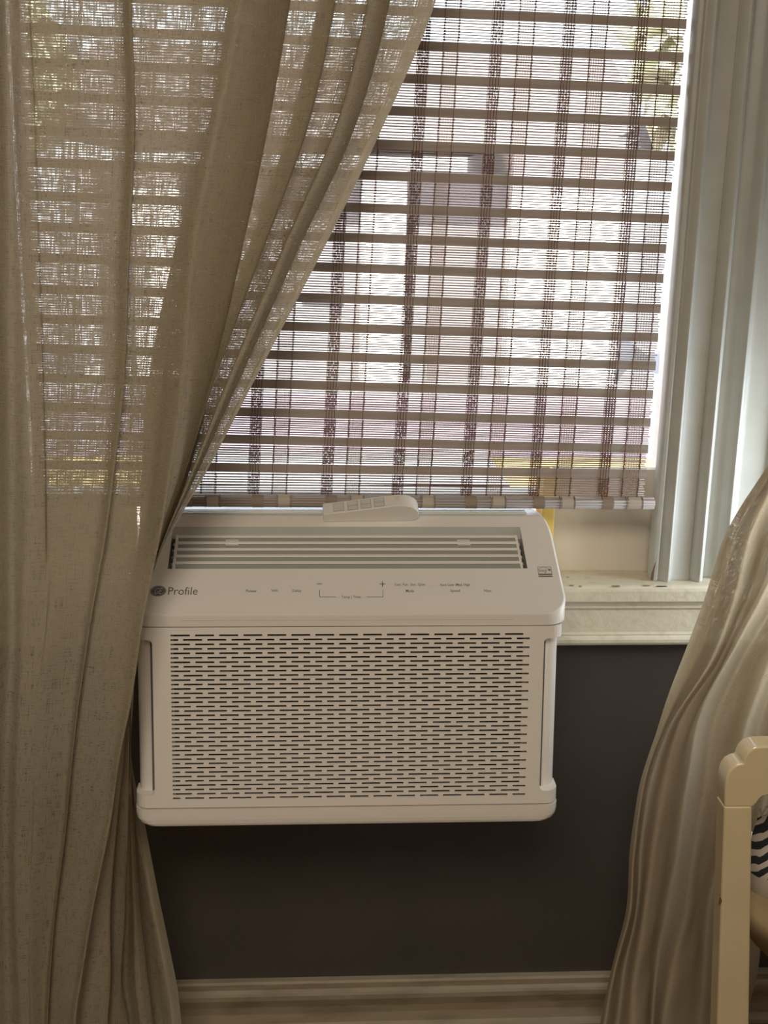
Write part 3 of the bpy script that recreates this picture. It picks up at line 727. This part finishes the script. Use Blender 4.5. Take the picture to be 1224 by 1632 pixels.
L = [
 ([-75]*16, q),
 ([-28, -28, -27, -26, -24, -22, -22, -22, -24, -28, -30, -32, -32, -30, -30, -30], f),
 ([10, 12, 13, 14, 16, 18, 18, 18, 17, 12, 8, 7, 9, 12, 12, 12], q),
([30, 32, 34, 38, 42, 42, 42, 40, 36, 32, 28, 26, 26, 30, 32, 32], [-.006]*8+[-.003]*8),
 ([44, 46, 55, 60, 66, 69, 70, 68, 64, 52, 48, 44, 44, 42, 42, 42], [-.008]*7+[-.004]*9),
 ([52, 54, 63, 68, 73, 76, 77, 76, 72, 60, 54, 50, 48, 46, 46, 46], [-.001]*7+[-.004]*9),
 ([125, 126, 130, 126, 118, 106, 96, 88, 80, 70, 64, 58, 52, 50, 50, 50], [0]*7+[-.006]*9),
 ([184, 186, 190, 181, 174, 160, 148, 139, 128, 114, 104, 96, 82, 72, 68, 66], [-.002]*7+[0, .002]+[.004]*7),
 ([204, 206, 212, 203, 196, 180, 168, 156, 142, 126, 114, 104, 88, 79, 75, 73], [-.013]*7+[-.010]*9),
 ([207, 209, 215, 206, 198, 182, 170, 158, 144, 127, 115, 105, 89, 80, 76, 74], [-.007]*7+[-.004]*9),
 ([193, 195, 200, 192, 186, 174, 164, 154, 142, 126, 114, 104, 88, 79, 75, 73], [.004]*16),
 ([214, 216, 221, 211, 203, 190, 180, 168, 154, 138, 126, 116, 99, 88, 83, 81], [.001]*16),
 ([290, 290, 284, 262, 248, 236, 222, 203, 188, 168, 154, 140, 118, 102, 95, 93], [-.004]*16),
 ([370, 352, 320, 285, 272, 256, 242, 228, 213, 196, 178, 162, 138, 120, 111, 109], [-.016]*8+[-.012]*8),
 ([400, 381, 343, 305, 290, 270, 255, 241, 226, 210, 190, 174, 148, 130, 120, 118], [-.030]*7+[-.022]*9),
 ([415, 398, 360, 320, 300, 276, 257, 241, 225, 209, 190, 175, 152, 138, 130, 128], [-.024]*6+[-.012]*2+[.004]*8),
 ([448, 430, 396, 354, 320, 290, 262, 241, 223, 207, 192, 179, 164, 156, 150, 148], [-.008]*6+[0, .002]+[.008]*8),
 ([478, 460, 425, 384, 340, 302, 265, 240, 219, 204, 197, 186, 176, 176, 172, 170], [.016]*6+[.014]*2+[.014]*8),
 ([470, 452, 416, 372, 326, 290, 258, 234, 212, 199, 194, 184, 173, 169, 162, 160], [.028]*16),
 ([385, 365, 332, 278, 238, 226, 222, 214, 200, 190, 186, 178, 166, 158, 152, 150], .034),
 ([440, 424, 384, 330, 290, 262, 240, 222, 205, 194, 190, 182, 180, 176, 172, 170], .034),
 ([500, 482, 444, 382, 330, 288, 256, 234, 214, 203, 200, 196, 198, 192, 192, 192], .022),
([546, 529, 486, 414, 340, 293, 259, 236, 216, 206, 204, 203, 199, 193, 203, 210], [.006]*8+[.012]*8),
 ([552, 535, 491, 419, 345, 296, 260, 237, 217, 207, 205, 203, 199, 193, 203, 210], [-.006]*8+[.012]*8),
 ([546, 529, 484, 410, 337, 292, 259, 236, 216, 206, 205, 203, 199, 194, 204, 211], [.018]*8+[.024]*8),
 ([526, 508, 462, 394, 328, 288, 257, 235, 216, 206, 205, 204, 200, 196, 206, 213], [.026]*8+[.034]*8),
 ([568, 551, 505, 428, 350, 300, 262, 238, 217, 207, 205, 206, 206, 204, 212, 220], [.020]*8+[.04]*8),
 ([600, 583, 532, 446, 362, 305, 265, 239, 218, 208, 207, 208, 212, 214, 222, 230], [.002]*8+[.03]*3+[.06]*5),
 ([607, 589, 538, 451, 367, 307, 265, 240, 218, 208, 207, 208, 213, 216, 224, 232], [-.014]*8+[.03]*3+[.062]*5),
 ([625, 606, 553, 463, 376, 312, 267, 240, 218, 209, 208, 211, 218, 226, 234, 243], [-.004]*8+[.03]*3+[.066]*5),
 ([640, 621, 566, 474, 384, 316, 268, 241, 218, 209, 208, 214, 224, 236, 244, 254], [.018]*8+[.034]*3+[.08]*5),
 ([636, 617, 562, 470, 381, 314, 267, 240, 218, 209, 208, 213, 222, 234, 242, 252], [.030]*8+[.04]*3+[.10]*5),
 ([604, 586, 535, 448, 364, 305, 264, 239, 217, 208, 207, 209, 214, 222, 230, 238], [.030]*8+[.044]*3+[.105]*5),
 ([640, 621, 566, 474, 384, 316, 268, 241, 218, 209, 208, 214, 226, 240, 248, 258], [.030]*8+[.044]*3+[.105]*5),
 ([656, 637, 578, 486, 392, 321, 270, 242, 218, 210, 209, 218, 232, 248, 258, 268], [.014]*8+[.04]*3+[.10]*5),
 ([686, 667, 596, 502, 402, 326, 271, 242, 218, 208, 205, 222, 244, 264, 274, 286], [-.004]*8+[.02, .055, .095, .105]+[.09]*4),
 ([715, 695, 611, 514, 409, 330, 272, 243, 220, 213, 210, 232, 258, 280, 289, 300], [.0]*8+[.02, .06, .10, .115]+[.105]*4),
]
NHEM = len(L)-2
cl = cloth('linen_curtain', L, rowsL, baseL, M['linen'], None, 9, 9, 0, NHEM, extra_top=2.35)
tag(cl, 'translucent tan linen curtain swept across the shade and air conditioner', 'curtain')
h = cloth('curtain_hem', L, rowsL, baseL, M['linen_hem'], cl, 9, 9, NHEM, None, extra_top=2.35)

rowsR = [500, 640, 745, 850, 950, 1050, 1150, 1250, 1350, 1450, 1550, 1632, 1760]
baseR = [-.22, -.22, -.22, -.215, -.21, -.20, -.19, -.18, -.17, -.165, -.16, -.16, -.16]
RL_ = [
 ([1305, 1288, 1224, 1158, 1124, 1088, 1050, 1020, 1004, 997, 972, 957, 935], -.005),
 ([1319, 1304, 1238, 1176, 1146, 1112, 1062, 1027, 1012, 1004, 980, 966, 946], -.018),
 ([1333, 1320, 1252, 1196, 1170, 1133, 1072, 1036, 1021, 1014, 994, 984, 966], .014),
 ([1347, 1336, 1280, 1226, 1192, 1146, 1084, 1058, 1040, 1028, 1014, 1006, 998], -.022),
 ([1361, 1352, 1300, 1244, 1204, 1153, 1100, 1078, 1056, 1044, 1034, 1024, 1018], -.012),
 ([1375, 1368, 1316, 1260, 1214, 1160, 1113, 1097, 1080, 1062, 1048, 1041, 1035], .020),
 ([1389, 1384, 1345, 1290, 1242, 1184, 1140, 1122, 1106, 1092, 1070, 1056, 1050], -.020),
 ([1403, 1400, 1366, 1316, 1268, 1206, 1164, 1146, 1126, 1110, 1100, 1086, 1080], -.006),
 ([1417, 1416, 1390, 1344, 1296, 1232, 1190, 1170, 1148, 1128, 1122, 1114, 1106], .012),
 ([1431, 1432, 1414, 1372, 1324, 1260, 1216, 1194, 1172, 1152, 1146, 1138, 1130], -.018),
 ([1445, 1448, 1440, 1400, 1352, 1290, 1246, 1222, 1196, 1176, 1172, 1160, 1150], .004),
 ([1459, 1464, 1466, 1428, 1380, 1318, 1274, 1250, 1222, 1200, 1194, 1180, 1166], -.012),
 ([1473, 1480, 1490, 1454, 1408, 1346, 1300, 1276, 1242, 1216, 1209, 1190, 1176], .004),
]
cr = cloth('linen_curtain', RL_, rowsR, baseR, M['linen_right'], None, 9, 10, .0, None, wr=.0006, crinkle=.009, extra_top=2.2, drift=.1)
tag(cr, 'heavier pale linen curtain draped over the dark wall behind the cream chair', 'curtain')

# ---------------------------------------------------------------- cream chair, striped pillow
YC = -.50
ch = tag(empty('chair', tuple(at(1172, 1640, YC)*np.array([1, 1, 0]))), 'cream painted chair with a scalloped back rail beside the draped curtain', 'chair')
chl = Vector(ch.location)
def cobj(o): o.parent = ch; o.matrix_parent_inverse = Matrix.Translation(-chl); return o
TH = .027
KC = -.030                                 # the back leans towards the camera as it rises
ztop = at(1172, 1285, YC)[2]
def cy(z): return YC-.26*(z-ztop)
def cpt(px, py):
    z = ztop
    for _ in range(6): z = at(px, py, cy(z))[2]
    return at(px, py, cy(z))
outer = [(1155, 1287), (1155.5, 1262), (1157, 1244), (1160.5, 1232), (1167, 1223.5), (1176, 1218.5), (1184, 1216.8), (1185.5, 1209.5), (1189.5, 1202), (1196, 1195.5), (1203.5, 1191.6), (1213, 1190), (1224, 1189.6)]
P = [cpt(*p) for p in outer]; inner = [(1202.5, 1284.5), (1207, 1280.5), (1210.5, 1275), (1215, 1270.5), (1224, 1268.5)]
Q = [cpt(*p) for p in inner]; J = [cpt(1199, 1287)]
xm = P[-1][0]+.115                         # mirror axis of the rail, beyond the frame
full = [tuple(p) for p in P]+[(2*xm-p[0], p[1], p[2]) for p in reversed(P)]
low = [tuple(p) for p in J+Q]; low += [(2*xm-p[0], p[1], p[2]) for p in reversed(J+Q)]
b = BM(); ring_ = full+low[::-1]
loft(b, [[(x, y+d, z) for x, y, z in ring_] for d in (0, TH)])
cobj(obj('back_rail', b, M['chair'], bevel=.0035, segs=3))
xa, xb = P[0][0], J[0][0]
PL, PR = cpt(1143.5, 1632), cpt(1194, 1632)
for s in (0, 1):
    b = BM(); loops = []
    for z in (ztop-.0004, .0):
        xl, xr2 = xa-.0005+(PL[0]-xa)*(ztop-z)/(ztop-PL[2]), xb+(PR[0]-xb)*(ztop-z)/(ztop-PL[2])
        if s: xl, xr2 = 2*xm-xr2, 2*xm-xl
        y = cy(z); loops.append([(xl, y, z), (xr2, y, z), (xr2, y+TH, z), (xl, y+TH, z)])
    loft(b, loops); cobj(obj('back_post', b, M['chair'], bevel=.003, segs=3))
pc = cpt(1149.8, 1437); b = BM()
loft(b, [[(pc[0]+.0016*math.cos(k)+dx, pc[1]+.0003*k+dy, pc[2]+.004*math.sin(k)) for k in range(6)] for dx, dy in ((-.0016, -.0006), (.0008, .004))])
cobj(obj('paint_chip', b, M['chip']))
# canvas sling seat sagging between the posts, hung from a front bar
x0, x1 = xb+.001, 2*xm-xb-.001
zse = at(1205, 1436, YC+.05)[2]
b = BM(); rows_ = []
for i in range(13):
    t = i/12; x = x0+.010+(x1-x0-.02)*t; sag = .105*math.sin(math.pi*min(1, t*1.0))**.8
    rows_.append([(x, cy(zse)+.034, zse-.030-sag*.95+.02), (x, cy(zse)+.036, zse-.02-sag+.02), (x, cy(zse)+.060, zse-.012-sag+.02), (x, cy(zse)+.060, zse+.01-sag+.02), (x, cy(zse)+.034, zse-.002-sag*.4+.02)])
loft(b, rows_); cobj(obj('sling_seat', b, M['sling'], smooth=True))
xf = at(1174, 1500, cy(zse)+.175)[0]
for x in (xf-.009, 2*xm-xf-.009):
    b = BM(); box(b, x, x+.018, cy(zse)+.163, cy(zse)+.188, 0, zse-.01); cobj(obj('front_leg', b, M['chair']))
# pillow standing in the sling
pcx = at(1286, 1368, YC+.124); pr = BM()
pl = tag(empty('pillow', tuple(pcx)), 'black and cream striped pillow with fringe behind the chair back', 'pillow')
N = 20; Rx, Rz, Ry = .070, .060, .032; grid = {}
for sgn in (1, -1):
    for i in range(N+1):
        for j in range(N+1):
            u, v = -1+2*i/N, -1+2*j/N
            edge = (1-u*u)*(1-v*v); k = 1-.10*(u*u+v*v-u*u*v*v)-.05*abs(u*v)
            if sgn < 0 and (i in (0, N) or j in (0, N)): grid[sgn, i, j] = grid[1, i, j]; continue
            grid[sgn, i, j] = pr.verts.new((u*Rx*(1-.1*v*v), -sgn*Ry*edge**.42, v*Rz*(1-.1*u*u)))
for sgn in (1, -1):
    for i in range(N):
        for j in range(N): pr.faces.new([grid[sgn, a, c] for a, c in ((i, j), (i+1, j), (i+1, j+1), (i, j+1))])
o = obj('pillow_cover', pr, M['pillow'], pl, smooth=True)
b = BM()
for k in range(26):
    x = -Rx*.9+2*Rx*.9*k/25; zz = Rz*(1-.1*(x/Rx)**2); dx = random.uniform(-.008, .008)
    rod(b, (x, -.001, zz-.001), (x+dx, -.006, zz+.012+random.uniform(0, .006)), .0013, 5)
o = obj('fringe', b, M['fringe'], pl); o['kind'] = 'stuff'
